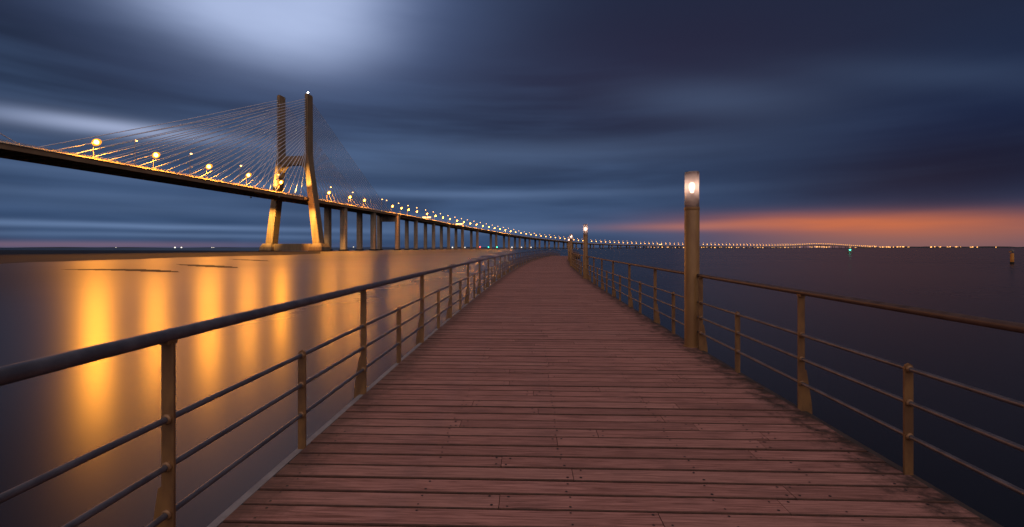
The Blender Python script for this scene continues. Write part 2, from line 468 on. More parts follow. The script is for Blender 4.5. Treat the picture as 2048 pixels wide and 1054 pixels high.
# far shore
def shore(px0, px1, Z, hs, name, label):
    bm = bmesh.new(); rows = []
    n = 60
    for i in range(n + 1):
        t = i / n; x = (px0 + (px1 - px0) * t - 1024) / 910 * Z
        env = min(1, t * 8, (1 - t) * 8)
        h = hs * env * (0.55 + 0.45 * math.sin(i * .9) * math.sin(i * .37 + 1) + 0.25 * random.random())
        rows.append([bm.verts.new(q) for q in ((x, Z - 400, -1), (x, Z - 100, h * .8), (x, Z + 300, h), (x, Z + 1200, -1))])
    for r0, r1 in zip(rows, rows[1:]):
        for j in range(3): bm.faces.new((r0[j], r1[j], r1[j + 1], r0[j + 1]))
    me = bpy.data.meshes.new(name); bm.to_mesh(me); bm.free(); me.materials.append(M['shore'])
    tag(link(name, me), label, kind='structure')


shore(1690, 2400, 8500, 30, 'shore', 'low dark far shore under the afterglow')
shore(-300, 1700, 11000, 20, 'shore', 'thin dark strip of far shore on the horizon')

# ================================================================== BRIDGE
NEAR = [(-271.7, 120), (-255, 227), (-212.3, 500), (-181, 700), (-134.6, 997), (-90.6, 1161), (-34.8, 1321), (30.2, 1477), (104.8, 1628),
        (189, 1775), (282, 1917), (386, 2055), (640, 2330), (1000, 2637), (1850, 3231), (2450, 3668), (3500, 4359)]
curve = catmull([Vector((a, b_, 0)) for a, b_ in NEAR], 24)
arc = [0.0]
for p0, p1 in zip(curve, curve[1:]): arc.append(arc[-1] + (p1 - p0).length)
HP = [(120, 56.5), (500, 56.5), (950, 56.5), (1200, 51.8), (1321, 47.5), (1582, 37.5), (1769, 31.5), (1955, 24), (2330, 17), (2640, 14.5),
      (3231, 12.8), (3420, 17), (3668, 27), (3860, 24), (4080, 15), (4359, 9)]


def hermite(x):
    i = 0
    while i < len(HP) - 2 and x > HP[i + 1][0]: i += 1
    def slope(j):
        if j <= 0 or j >= len(HP) - 1: return 0.0
        return (HP[j + 1][1] - HP[j - 1][1]) / (HP[j + 1][0] - HP[j - 1][0])
    (x0, y0), (x1, y1) = HP[i], HP[i + 1]; hh = x1 - x0; t = max(0, min(1, (x - x0) / hh))
    return ((2 * t ** 3 - 3 * t * t + 1) * y0 + (t ** 3 - 2 * t * t + t) * hh * slope(i) + (-2 * t ** 3 + 3 * t * t) * y1 + (t ** 3 - t * t) * hh * slope(i + 1))


def frame(s):
    """near-edge point, tangent, outward normal and road height at arc length s"""
    lo, hi = 0, len(arc) - 2
    while lo < hi:
        mid = (lo + hi + 1) // 2
        if arc[mid] <= s: lo = mid
        else: hi = mid - 1
    t = (s - arc[lo]) / (arc[lo + 1] - arc[lo])
    p = curve[lo].lerp(curve[lo + 1], t); d = (curve[min(lo + 2, len(curve) - 1)] - curve[max(lo - 1, 0)]).normalized()
    return p, d, Vector((d.y, -d.x, 0)), hermite(p.y)


HW = 15.5


def at(s, u, z):
    """u measured from the bridge axis, positive towards the camera; z above the road"""
    p, d, nrm, h = frame(s)
    return p + nrm * (u - HW) + Vector((0, 0, h + z))


def s_at(y, u=HW):
    lo, hi = 0.0, arc[-1]
    for _ in range(50):
        mid = (lo + hi) / 2
        if at(mid, u, 0).y < y: lo = mid
        else: hi = mid
    return lo


def s_px(x, u=HW):
    """arc length where the line at offset u has that bearing"""
    lo, hi = 0.0, arc[-1]
    for _ in range(50):
        mid = (lo + hi) / 2; q = at(mid, u, 0)
        if 1024 + 910 * q.x / q.y < x: lo = mid
        else: hi = mid
    return lo


def sweep(mb, s0, s1, step, prof, mi=0):
    n = max(1, int((s1 - s0) / step)); k_ = len(prof); o = len(mb.v)
    for i in range(n + 1):
        s = s0 + (s1 - s0) * i / n
        mb.v += [tuple(at(s, u, z)) for u, z in prof]
    fs = []
    for i in range(n):
        fs += [(o + i * k_ + j, o + i * k_ + (j + 1) % k_, o + (i + 1) * k_ + (j + 1) % k_, o + (i + 1) * k_ + j) for j in range(k_)]
    fs += [tuple(o + j for j in range(k_ - 1, -1, -1)), tuple(o + n * k_ + j for j in range(k_))]
    mb.f += fs; mb.mi += [mi] * len(fs)


S_T = s_px(590, 0)                 # the pylon
S_A = s_px(777, 0) + 12            # end of the stayed part
bridge = tag(empty('cable_stayed_bridge', at(S_T, 0, -56.5)), 'long cable-stayed bridge with H-shaped concrete pylon and orange lit deck', 'bridge')
viaduct = tag(empty('viaduct', at(S_A + 50, 0, -56.5)), 'low viaduct on paired columns curving from the pylon span to the far shore', 'viaduct')
bpy.context.view_layer.update()


def part(mb, name, mats, parent, smooth=False):
    """a part whose mesh is given in world coordinates"""
    o = mb.build(name, mats, None, smooth); o.parent = parent
    o.matrix_parent_inverse = parent_world(parent).inverted()
    return o


def parent_world(p_):
    m_ = Matrix.Translation(p_.location) @ p_.rotation_euler.to_matrix().to_4x4()
    q = p_
    if q.parent: m_ = parent_world(q.parent) @ q.matrix_parent_inverse @ m_
    return m_


# --- stayed deck
S0 = 5.0
d = MB(); sweep(d, S0, S_A, 14, [(-15.2, -0.05), (15.2, -0.05), (15.2, -0.9), (-15.2, -0.9)]); deck = part(d, 'road_deck', 'asphalt', bridge)
for u0 in (13.6, -15.5):
    g = MB(); sweep(g, S0, S_A, 14, [(u0, 0.12), (u0 + 1.9, 0.12), (u0 + 1.9, -1.0), (u0 + 1.75, -3.4), (u0 + .15, -3.4), (u0, -1.0)])
    part(g, 'edge_girder', 'deck_concrete', bridge)
s = S0 + 4
while s < S_A:
    c = MB(); _, dr, nr, h = frame(s)
    c.box(at(s, 0, -2.3), (13.55, 0.35, 1.35), (nr, dr, Vector((0, 0, 1)))); part(c, 'floor_beam', 'deck_concrete', bridge)
    s += 8.8
for u0 in (15.1, -15.1):
    sg = 1 if u0 > 0 else -1
    cp = MB(); sweep(cp, S0, S_A, 14, [(u0 + sg * .42, .34), (u0 + sg * .50, .34), (u0 + sg * 1.0, -.55), (u0 + sg * .42, -.55)][::sg]); part(cp, 'deck_coping', 'parapet', bridge)
    pb = MB()
    for zz in (0.45, 0.8, 1.15): sweep(pb, S0, S_A, 14, [(u0 - .07, zz), (u0 + .07, zz), (u0 + .07, zz - .12), (u0 - .07, zz - .12)])
    part(pb, 'parapet_rail', 'parapet', bridge)
    s = S0 + 1
    pb = MB()
    while s < S_A:
        pb.box(at(s, u0 + .12, .7), (.08, .08, .55)); s += 5
    tag(part(pb, 'parapet_post', 'parapet', bridge), kind='stuff')


# --- pylon
def pylon(s_t):
    P0, D, U, h = frame(s_t)
    C0 = P0 - U * HW
    root = empty('pylon', (C0.x, C0.y, 0)); root.parent = bridge; root.matrix_parent_inverse = parent_world(bridge).inverted()
    def Q(u, v, z): return C0 + U * u + D * v + Vector((0, 0, z))
    sec = [(2, 28.0, 4.2, 5.2), (30, 24.4, 3.8, 5.1), (54, 21.2, 3.45, 5.0), (80, 17.9, 3.0, 4.9), (92, 16.5, 2.7, 4.9), (102, 16.0, 2.0, 4.9), (150, 16.0, 1.75, 4.9), (164.5, 16.0, 1.7, 4.8)]
    for sg in (1, -1):
        mb = MB(); vs, fs = [], []
        for z, u, hu, hv in sec:
            ch = min(hu, hv) * .18
            ring = [(-hu + ch, -hv), (hu - ch, -hv), (hu, -hv + ch), (hu, hv - ch), (hu - ch, hv), (-hu + ch, hv), (-hu, hv - ch), (-hu, -hv + ch)]
            vs += [Q(sg * u + a, b_, z) for a, b_ in ring]
        for i in range(len(sec) - 1): fs += [(i * 8 + j, i * 8 + (j + 1) % 8, i * 8 + 8 + (j + 1) % 8, i * 8 + 8 + j) for j in range(8)]
        fs += [tuple(range(7, -1, -1)), tuple((len(sec) - 1) * 8 + j for j in range(8))]
        mb.add(vs, fs)
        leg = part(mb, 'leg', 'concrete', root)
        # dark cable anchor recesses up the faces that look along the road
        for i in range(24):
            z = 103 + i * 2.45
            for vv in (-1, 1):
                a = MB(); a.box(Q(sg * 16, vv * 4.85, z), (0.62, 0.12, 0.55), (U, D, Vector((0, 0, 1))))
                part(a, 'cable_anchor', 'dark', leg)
        f = MB()
        for z0, z1, hu0, hu1 in ((0.4, 4.2, 7.2, 7.0), (4.2, 8.0, 7.0, 4.9)):
            a0 = [Q(sg * 28.6 + x * hu0, y * 8.2 * hu0 / 7.2, z0) for x, y in ((-1, -1), (1, -1), (1, 1), (-1, 1))]
            a1 = [Q(sg * 28.6 + x * hu1, y * 8.2 * hu1 / 7.2, z1) for x, y in ((-1, -1), (1, -1), (1, 1), (-1, 1))]
            f.add(a0 + a1, [(3, 2, 1, 0), (4, 5, 6, 7), (0, 1, 5, 4), (1, 2, 6, 5), (2, 3, 7, 6), (3, 0, 4, 7)])
        part(f, 'leg_footing', 'concrete', root)
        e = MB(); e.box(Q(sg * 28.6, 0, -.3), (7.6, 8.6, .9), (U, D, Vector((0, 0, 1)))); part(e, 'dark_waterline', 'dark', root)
        lg = MB(); lg.box(Q(sg * 18.2, 0, h - 1.9), (1.4, 9.0, 1.2), (U, D, Vector((0, 0, 1)))); part(lg, 'deck_bearing', 'concrete', root)
        # slender cap on the leg
        cp = MB(); cp.box(Q(sg * 16, 0, 164.9), (1.2, 4.2, .5), (U, D, Vector((0, 0, 1)))); part(cp, 'leg_cap', 'concrete', root)
    tb = MB(); tb.box(Q(0, 0, 4.0), (21.5, 4.4, 3.7), (U, D, Vector((0, 0, 1)))); part(tb, 'tie_beam', 'concrete', root)
    # haunched cross beam
    cb = MB(); prof = []
    for i in range(13):
        t = i / 12; u = -14.6 + 29.2 * t; k_ = abs(2 * t - 1)
        prof.append((u, 91.0 - 7.5 * max(0, (k_ - .45) / .55) ** 2.2))
    top = [(14.6, 104.0), (11.6, 100.2), (-11.6, 100.2), (-14.6, 104.0)]
    ring = prof + top; n = len(ring)
    vs = [Q(u, -3.6, z) for u, z in ring] + [Q(u, 3.6, z) for u, z in ring]
    cb.add(vs, [tuple(range(n - 1, -1, -1)), tuple(range(n, 2 * n))] + [(i, (i + 1) % n, n + (i + 1) % n, n + i) for i in range(n)])
    part(cb, 'cross_beam', 'concrete', root)
    bc = MB(); bc.lathe([(.25, 0), (.25, 1.0), (.7, 1.05), (.75, 2.0), (.4, 2.5)], 8, Q(16, -1.5, 165.3)); part(bc, 'beacon', 'beacon', root)
    return Q


Q = pylon(S_T)
# the other pylon of the main span stands outside the frame; its last stays reach into it
S_T2 = S_T - 452.0


def stay(s_d, u, top):
    c = MB(); a = at(s_d, u, 0.6); c.tube([a, a.lerp(top, .5) - Vector((0, 0, .012 * (top - a).length * .35)), top], 0.27, 5, caps=False)
    part(c, 'stay_cable', 'cable', bridge, True)


for sg in (1, -1):
    for i in range(24):
        z = 103 + i * 2.45
        sl = S_T - 12 - (s_px(112, HW) * -1 + S_T - 12) * i / 23
        sr = S_T + 12 + (s_px(781, HW) - S_T - 12) * i / 23
        for sd, v in ((sl, -4.9), (sr, 4.9)):
            stay(sd, sg * 14.6, Q(sg * 16, v, z))
P2, D2, U2, H2 = frame(S0)
for sg in (1, -1):
    for k_ in (0, 1):
        p_ = at(s_px(40, HW) - k_ * 9.5, sg * 14.6, 0)
        top = p_ - D2 * 215 + Vector((0, 0, 103)) + U2 * sg * 1.4
        c = MB(); c.tube([p_ + Vector((0, 0, .6)), top], .27, 5, caps=False); part(c, 'stay_cable', 'cable', bridge, True)


# --- piers
def bent(s, half_t, hu, hv, beam, root, top=-3.4):
    p, D, U, h = frame(s); zt = h + top
    r_ = empty('pier', at(s, 0, -h)); r_.parent = root; r_.matrix_parent_inverse = parent_world(root).inverted()
    for sg in (1, -1):
        c = MB(); q = at(s, sg * half_t, -h); ch = hu * .22
        ring = [Vector((0, 0, 0)) + U * a + D * b_ for a, b_ in ((-hu + ch, -hv), (hu - ch, -hv), (hu, -hv + ch), (hu, hv - ch), (hu - ch, hv), (-hu + ch, hv), (-hu, hv - ch), (-hu, -hv + ch))]
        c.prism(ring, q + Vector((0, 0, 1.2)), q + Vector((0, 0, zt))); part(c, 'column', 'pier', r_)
        f = MB(); f.box(q + Vector((0, 0, .2)), (hu + .8, hv + .8, 1.2), (U, D, Vector((0, 0, 1)))); part(f, 'pile_cap', 'dark', r_)
    if beam:
        b_ = MB(); b_.box(at(s, 0, top - 4.6), (half_t + .2, 2.6, 4.4), (U, D, Vector((0, 0, 1)))); part(b_, 'cap_beam', 'pier', r_)


bent(s_px(671.5, 0), 10.6, 3.6, 3.2, False, bridge)
bent(s_px(733, 0), 10.4, 3.4, 3.0, False, bridge)
bent(s_px(777, 0), 15.0, 3.0, 3.6, True, bridge)
mids = [822.6, 859, 890, 918.4, 948.6, 987, 1013, 1034.6, 1054.7, 1074.7, 1094, 1113, 1131, 1149, 1167, 1184]
for x in mids: bent(s_px(x, 0), 8.4, 3.1, 2.2, False, viaduct, -4.6)
s = s_px(1184, 0) + 84
while s < s_px(1560, 0):
    bent(s, 8.4, 3.0, 2.0, False, viaduct, -3.8); s += 84
while s < arc[-1] - 60:
    bent(s, 8.0, 3.0, 2.0, False, viaduct, -3.8); s += 130

# --- viaduct deck
S_E = arc[-1] - 20
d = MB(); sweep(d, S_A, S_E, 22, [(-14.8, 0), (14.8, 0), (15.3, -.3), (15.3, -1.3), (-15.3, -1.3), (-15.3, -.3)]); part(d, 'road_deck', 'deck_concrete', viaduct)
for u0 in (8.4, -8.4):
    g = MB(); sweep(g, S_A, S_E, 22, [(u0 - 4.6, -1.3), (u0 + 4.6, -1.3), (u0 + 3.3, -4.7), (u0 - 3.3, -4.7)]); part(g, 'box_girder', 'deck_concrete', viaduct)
for u0 in (15.15, -15.15):
    sg = 1 if u0 > 0 else -1
    pb = MB(); sweep(pb, S_A, S_E, 22, [(u0 - sg * .1, 1.1), (u0 + sg * .1, 1.1), (u0 + sg * .8, -.4), (u0 + sg * .17, -.4), (u0 - sg * .1, .02)][::sg]); part(pb, 'parapet', 'parapet', viaduct)


# ------------------------------------------------------------------ road lamps
def lamp_meshes():
    """edge lamps: a bowl reflector turned out over the water; mast lamps: a plain head on a tall mast"""
    LH = 9.3
    def col(h, r_): q = MB(); q.lathe([(r_, 0), (r_, .5), (r_ * .6, .6), (r_ * .36, h)], 8); return q
    pole = col(LH, .32); mast = col(19.6, .42)
    arm = MB(); arm.tube([(0, 0, LH - .1), (0, .05, LH + .5), (0, .4, LH + .8), (0, .9, LH + .8)], [.11, .10, .09, .08], 6)
    marm = MB(); marm.tube([(0, -.9, 20.0), (0, 0, 19.7), (0, .9, 20.0)], .09, 6)
    head = MB(); head.box((0, 1.0, LH + .62), (.3, .5, .12))
    mhead = MB(); mhead.ellipsoid((0, 1.1, 20.35), (.5, .9, .22), 8, 4)
    lens = MB(); lens.ellipsoid((0, 2.1, LH + .4), (1.3, 1.0, 1.3), 10, 6)
    small = MB(); small.ellipsoid((0, 1.1, 20.05), (.75, .8, .55), 8, 4)
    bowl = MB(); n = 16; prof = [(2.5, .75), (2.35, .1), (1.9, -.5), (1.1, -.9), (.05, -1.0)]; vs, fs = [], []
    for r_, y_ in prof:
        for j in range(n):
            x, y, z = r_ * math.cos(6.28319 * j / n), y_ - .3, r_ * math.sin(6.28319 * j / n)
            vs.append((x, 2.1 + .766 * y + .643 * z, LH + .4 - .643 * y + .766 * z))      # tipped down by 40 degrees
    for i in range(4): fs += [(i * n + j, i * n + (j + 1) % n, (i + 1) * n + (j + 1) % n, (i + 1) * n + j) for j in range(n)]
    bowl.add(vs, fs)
    def single(h, r_, m_):
        q = MB(); q.lathe([(.26, 0), (.18, .6), (.14, h)], 5); q.ellipsoid((0, .9, h + .3), (r_, r_, r_ * .9), 6, 4, 1); q.box((0, .5, h + 1.25), (.4, .8, .15))
        return q.mesh('road_lamp', ['steel', m_])
    return dict(pole=pole.mesh('pole', 'steel', True), mast=mast.mesh('pole', 'steel', True), arm=arm.mesh('arm', 'steel', True), marm=marm.mesh('arm', 'steel', True),
                head=head.mesh('lamp_head', 'steel'), mhead=mhead.mesh('lamp_head', 'steel', True), lens=lens.mesh('lens', 'sodium', True), via=lens.mesh('lens', 'sodium_via', True), mid=lens.mesh('lens', 'sodium_mid', True),
                small=small.mesh('lens', 'sodium_small', True), bowl=bowl.mesh('halo_dish', 'halo_glow', True), edge1=single(LH, 1.6, 'sodium_far'), mast1=single(17.5, .6, 'sodium_small'))


LM = lamp_meshes()


def road_lamp(s, edge, label, full, group, via=False):
    p, D, U, h = frame(s)
    q = at(s, 14.5 if edge else 0.0, 0.1)
    rz = math.atan2(-U.x, U.y)                # local +y points to the near side
    if full:
        o = empty('road_lamp', q, rz)
        if edge:
            link('pole', LM['pole'], o); link('arm', LM['arm'], o); hd = link('lamp_head', LM['head'], o)
            link('halo_dish', LM['bowl'], hd); link('lens', LM[via or 'lens'], hd)
        else:
            link('pole', LM['mast'], o); link('arm', LM['marm'], o); hd = link('lamp_head', LM['mhead'], o); link('lens', LM['small'], hd)
    else:
        o = link('road_lamp', LM['edge1' if edge else 'mast1']); o.location = q; o.rotation_euler = (0, 0, rz)
    tag(o, label, 'road lamp', group)


G1, G2 = 'lamps along the near edge of the road', 'tall lamp masts along the middle of the road'
main = [(193, 'large glowing lamp on the bridge, first at the left end of the stays'), (312, 'large glowing lamp on the bridge, second from the left'),
        (418, 'large glowing lamp on the bridge, third from the left'), (497, 'large glowing lamp on the bridge, last one left of the pylon'),
        (562, 'blazing lamp in front of the left pylon leg'),
        (658, 'large glowing lamp on the bridge, first one right of the pylon'), (700, 'large glowing lamp on the bridge, second one right of the pylon'),
        (729, 'large glowing lamp on the bridge, third one right of the pylon')]
for x, lb in main: road_lamp(s_px(x, 16.6), True, lb, True, G1, False if x in (193, 418) else 'mid')
for x, lb in ((270, 'small lamp head between the first two large lamps of the bridge'), (380, 'small lamp head between the second and third large lamps'), (480, 'small lamp head between the third and fourth large lamps'),
              (555, 'small lamp head high in front of the left pylon leg'), (660, 'small lamp head above the first large lamp right of the pylon'),
              (704, 'small lamp head above the second large lamp right of the pylon'), (763, 'thin lamp mast at the right end of the stay cables'), (772, 'small lamp head where the outermost right stay meets the deck')):
    road_lamp(s_px(x, 0), False, lb, True, G2)
vx = [785, 803, 817, 834, 854, 871, 886, 900, 914, 927.4, 940.5, 953, 965.7, 977.5, 989, 1000, 1010.8, 1021, 1032, 1042.6, 1053, 1062.6]
nx = [796, 815, 832.5, 850, 865.5, 880, 895, 909, 922, 934, 947, 960, 972, 984, 995, 1006, 1016, 1027, 1037, 1048, 1058, 1068]
for i, (x, x2) in enumerate(zip(vx, nx)):
    road_lamp(s_px(x, 16.6), True, 'glowing orange lamp in the lower row along the edge of the viaduct', i < 18, G1, 'via')
    road_lamp(s_px(x2, 0), False, 'small lamp head in the taller row along the viaduct', i < 18, G2)
s = s_px(1073, 16.6)
while s < S_E - 10:
    road_lamp(s, True, 'glowing orange lamp in the lower row along the edge of the viaduct', False, G1)
    if s < s_px(1600, 0): road_lamp(s + 20, False, 'small lamp head in the taller row along the viaduct', False, G2)
    s += 42


# floodlights under the road edge, aimed at the feet of the pylon
def floodlight(q, aim, power, label, up, cone=62):
    o = empty('floodlight', q); dirv = (aim - q).normalized()
    X_ = dirv.cross(Vector((0, 0, 1))).normalized(); Y_ = X_.cross(dirv)
    b_ = MB(); b_.box(q - dirv * .5, (.7, .5, .45), (X_, Y_, dirv)); part(b_, 'housing', 'steel', o)
    b_ = MB(); b_.tube([q + Vector((0, 0, -1.2 if up else 1.2)), q - dirv * .4], .12, 6); part(b_, 'bracket', 'steel', o)
    l_ = bpy.data.lights.new('flood_lamp', 'SPOT'); l_.energy = power; l_.color = (1.0, 0.54, 0.12); l_.spot_size = R(cone); l_.spot_blend = .8; l_.shadow_soft_size = .5
    lo = bpy.data.objects.new('flood_lamp', l_); COL.objects.link(lo); lo.parent = o; lo.location = dirv * .2
    lo.rotation_euler = (-dirv).to_track_quat('Z', 'Y').to_euler()
    tag(o, label, 'floodlight', 'floodlights on the bridge deck')


FLOOD = 620000
for sg, w_, e_ in ((1, 'right', 'near'), (-1, 'left', 'far')):
    floodlight(at(S_T - 46, sg * 15.0, -4.6), Q(sg * 24.6, -5, 27), FLOOD, 'small floodlight under the %s road edge lighting the %s pylon leg' % (e_, w_), False, 46)
    floodlight(at(S_T - 24, sg * 14.6, 1.4), Q(sg * 18.5, -5, 76), FLOOD * (.42 if sg > 0 else .8), 'small floodlight on the %s road edge shining up the %s pylon leg' % (e_, w_), True, 38)


# lit gantries over the road
def gantry(x0, x1, hgt, label):
    s0, s1 = s_px(x0, 12), s_px(x1, 12); sm = (s0 + s1) / 2
    o = empty('sign_gantry', at(sm, 0, 0)); _, D, U, h = frame(sm)
    for u in (14.4, -14.4):
        p_ = MB(); a = at(sm, u, 0.1); p_.tube([a, a + Vector((0, 0, hgt))], .3, 8); part(p_, 'upright', 'steel', o)
    b_ = MB(); b_.box(at(sm, 0, hgt - .3), (14.4, .3, .3), (U, D, Vector((0, 0, 1)))); part(b_, 'beam', 'steel', o)
    for u in (8.2, -1.0):
        sg = MB(); sg.box(at(sm, u, hgt - 1.4) - D * .5, (4.0, .15, 1.3), (U, D, Vector((0, 0, 1)))); part(sg, 'sign_panel', 'sign_lit', o)
    tag(o, label, 'sign gantry', 'lit gantries over the viaduct road')


gantry(846, 876, 7.0, 'lit gantry over the viaduct road nearest the pylon')
gantry(920, 930, 7.0, 'lit gantry over the middle of the curving viaduct road')
gantry(1317, 1330, 7.5, 'lit gantry over the far viaduct road left of the near lamp column')


# ------------------------------------------------------------------ lights of the far shore
def sparks(name, mname, pts, label):
    mb = MB()
    for x, y, Z, r_ in pts:
        mb.ellipsoid(((x - 1024) / 910 * Z, Z, EYE + (495.5 - y) * Z / 910), (r_ * 1.3, r_, r_), 6, 3)
    tag(mb.build(name, mname), label, kind='stuff')


pts = []
for i in range(46):
    x = 1283 + i * 7 + random.uniform(-2.5, 2.5); pts.append((x, 494.6 + random.uniform(-.4, .4), 7600, random.uniform(3.5, 8)))
for x0, x1, n in ((1757, 1772, 5), (1768, 1785, 5), (1785, 1808, 9), (1812, 1824, 3), (1860, 1882, 8), (1888, 1902, 3), (1908, 1922, 6), (1940, 1968, 5), (1991, 1993, 1), (1620, 1660, 26), (1700, 1752, 26)):
    for i in range(n): pts.append((random.uniform(x0, x1), 493.9 + random.uniform(-.5, .5), 8000, random.uniform(3.5, 8)))
sparks('town_lights', 'town', pts, 'orange town lights strung along the far shore')
pts = [(350, 495.0, 7000, 10), (363, 494.9, 7000, 9), (232, 495, 9000, 5), (424, 495, 9000, 6), (428, 495, 9000, 5), (905, 494.8, 5000, 6), (930, 494.8, 5000, 5), (1024, 494.6, 5000, 6), (1030, 494.6, 5000, 5), (1043, 494.6, 5000, 5), (1062, 494.6, 5000, 5), (707, 494, 5000, 4)]
sparks('harbour_lights', 'town_white', pts, 'tiny white lights on the horizon behind the bridge')


def nav_beacon(x, y, Z, mname, r_, label):
    X = (x - 1024) / 910 * Z; z = EYE + (495.5 - y) * Z / 910
    o = empty('navigation_beacon', (X, Z, 0))
    c = MB(); c.lathe([(1.6, -.4), (1.6, .9), (.5, 1.3), (.22, 1.5), (.2, max(1.7, z - .5))], 10); c.build('float', 'marker' if mname == 'red' else 'pile', o, True)
    l_ = MB(); l_.ellipsoid((0, 0, max(2.2, z)), (r_ * 1.3, r_, r_ * .8), 8, 4); l_.build('lantern', mname, o, True)
    tag(o, label, 'beacon')


nav_beacon(1700, 502.0, 300, 'green', .45, 'green lit buoy on the dark water at the right')
nav_beacon(960, 494.0, 880, 'red', .9, 'red navigation light under the viaduct')
nav_beacon(977, 494.2, 880, 'green', .8, 'green navigation light under the viaduct, closer to the red one')
nav_beacon(994, 494.2, 880, 'green', .8, 'green navigation light under the viaduct, farther from the red one')

# channel marker post at the right
X, Z = ground(2024, 528)
o = empty('channel_marker', (X, Z, 0))
c = MB(); c.lathe([(.34, -.5), (.34, .45)], 12); c.build('dark_foot', 'dark', o, True)
c = MB(); c.lathe([(.30, .45), (.30, 2.2), (.25, 2.3)], 12); c.build('pile', 'marker', o, True)
c = MB(); c.lathe([(.10, 2.3), (.10, 2.55), (.30, 2.6), (.30, 2.95), (.12, 3.1)], 10); c.build('lantern_cage', 'pile', o, True)
c = MB(); c.box((-.35, 0, 2.62), (.3, .08, .1)); c.build('bracket', 'marker', o)
tag(o, 'orange marker pile standing alone in the water at the far right', 'marker post')

# ================================================================== BOARDWALK
W2 = 2.095


def path(z):
    p = Vector((0.43 + 0.0288 * z + 0.00092 * z * z, z, 0)); d = Vector((0.0288 + 0.00184 * z, 1, 0)).normalized()
    return p, d, Vector((d.y, -d.x, 0))


def drop(z): return 0.0 if z < 80 else -0.0012 * (z - 80) ** 2      # the far end ramps down


def bw(z, u, h):
    p, d, n = path(z); return p + n * u + Vector((0, 0, DECK + h + drop(z)))


Z0, Z1 = -1.5, 104.0
PITCH = 0.167
walk = tag(empty('boardwalk', (0.5, 0, DECK)), 'weathered red plank boardwalk curving out over the water', kind='structure')


def board_geo(mb, across, along, z, wid, u0, u1, lift):
    p, d, n = path(z); c = 0.005; hw = wid / 2; hz = 0.032
    prof = [(-hw, -hz), (hw, -hz), (hw, -c), (hw - c, 0), (-hw + c, 0), (-hw, -c)]
    dz_ = Vector((0, 0, DECK + drop(z) + lift))
    vs = [p + n * u + d * a + Vector((0, 0, b_)) + dz_ for u in (u0, u1) for a, b_ in prof]
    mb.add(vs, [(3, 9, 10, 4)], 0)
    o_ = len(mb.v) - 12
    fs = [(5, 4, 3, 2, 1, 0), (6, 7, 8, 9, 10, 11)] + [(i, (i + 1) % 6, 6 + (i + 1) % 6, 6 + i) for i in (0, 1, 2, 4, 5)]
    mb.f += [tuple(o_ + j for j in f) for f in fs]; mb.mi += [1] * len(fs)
    across += [u0] * 6 + [u1] * 6; along += [z + a for _ in (0, 1) for a, b_ in prof]


def add_attr(me, name, vals):
    a = me.attributes.new(name, 'FLOAT', 'POINT'); a.data.foreach_set('value', vals)


rows = []
z = Z0
joints = [(-0.62, 1.05), (0.75,), (-0.15, 1.35), (0.3,), (-0.95, 0.95), (1.2,), (-0.35,), (0.1, 1.5)]
i = 0
far_mb, far_a, far_l = MB(), [], []
screws = MB()
nb = 0
JOISTS = [-1.93, -1.05, -0.18, 0.70, 1.40, 1.93]
while z < Z1:
    p, d, n = path(z); step = PITCH / d.y
    js = joints[(i * 5 + (i // 7)) % len(joints)]
    if random.random() < .25: js = js[:1]
    js = [j + random.uniform(-.05, .05) for j in js]
    ue = [-W2 + random.uniform(-.006, .006)] + js + [W2 + random.uniform(-.012, .012)]
    lift = random.uniform(-.003, .003)
    for a, b_ in zip(ue, ue[1:]):
        wid = PITCH - random.uniform(.010, .021)
        if z > 0.8 and nb < 300:
            mb, A, L = MB(), [], []
            board_geo(mb, A, L, z, wid, a + .002, b_ - .002, lift + random.uniform(-.0015, .0015))
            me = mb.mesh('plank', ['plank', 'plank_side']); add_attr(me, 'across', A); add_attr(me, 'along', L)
            o = link('plank', me, walk); o.matrix_parent_inverse = Matrix.Translation(walk.location).inverted(); nb += 1
        else:
            board_geo(far_mb, far_a, far_l, z, wid, a + .002, b_ - .002, lift)
    if 0.8 < z < 22:
        for u in JOISTS + [j - .05 for j in js] + [j + .05 for j in js]:
            for sgn in (-1, 1):
                if random.random() < .2: continue
                q = bw(z + sgn * .047 + random.uniform(-.008, .008), u + random.uniform(-.02, .02), lift + .0022)
                r_ = random.uniform(.0065, .0095)
                screws.add([q + Vector((r_ * math.cos(t * 1.0472), r_ * math.sin(t * 1.0472), 0)) for t in range(6)], [(0, 1, 2, 3, 4, 5)])
    z += step; i += 1
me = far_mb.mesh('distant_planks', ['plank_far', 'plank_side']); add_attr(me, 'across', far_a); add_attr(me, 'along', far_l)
fo = tag(link('distant_planks', me, walk), kind='stuff'); fo.matrix_parent_inverse = Matrix.Translation(walk.location).inverted()
so = tag(screws.build('screw_heads', 'screw', walk), kind='stuff'); so.matrix_parent_inverse = Matrix.Translation(walk.location).inverted()


def walk_sweep(name, mname, prof, z0=Z0, z1=Z1, step=1.0):
    mb = MB(); n = int((z1 - z0) / step); k_ = len(prof)
    for i in range(n + 1):
        z = z0 + (z1 - z0) * i / n; mb.v += [tuple(bw(z, u, h)) for u, h in prof]
    fs = []
    for i in range(n): fs += [(i * k_ + j, i * k_ + (j + 1) % k_, (i + 1) * k_ + (j + 1) % k_, (i + 1) * k_ + j) for j in range(k_)]
    fs += [tuple(range(k_ - 1, -1, -1)), tuple(n * k_ + j for j in range(k_))]
    mb.f = fs; mb.mi = [0] * len(fs)
    o = mb.build(name, mname, walk); o.matrix_parent_inverse = Matrix.Translation(walk.location).inverted()
    return o


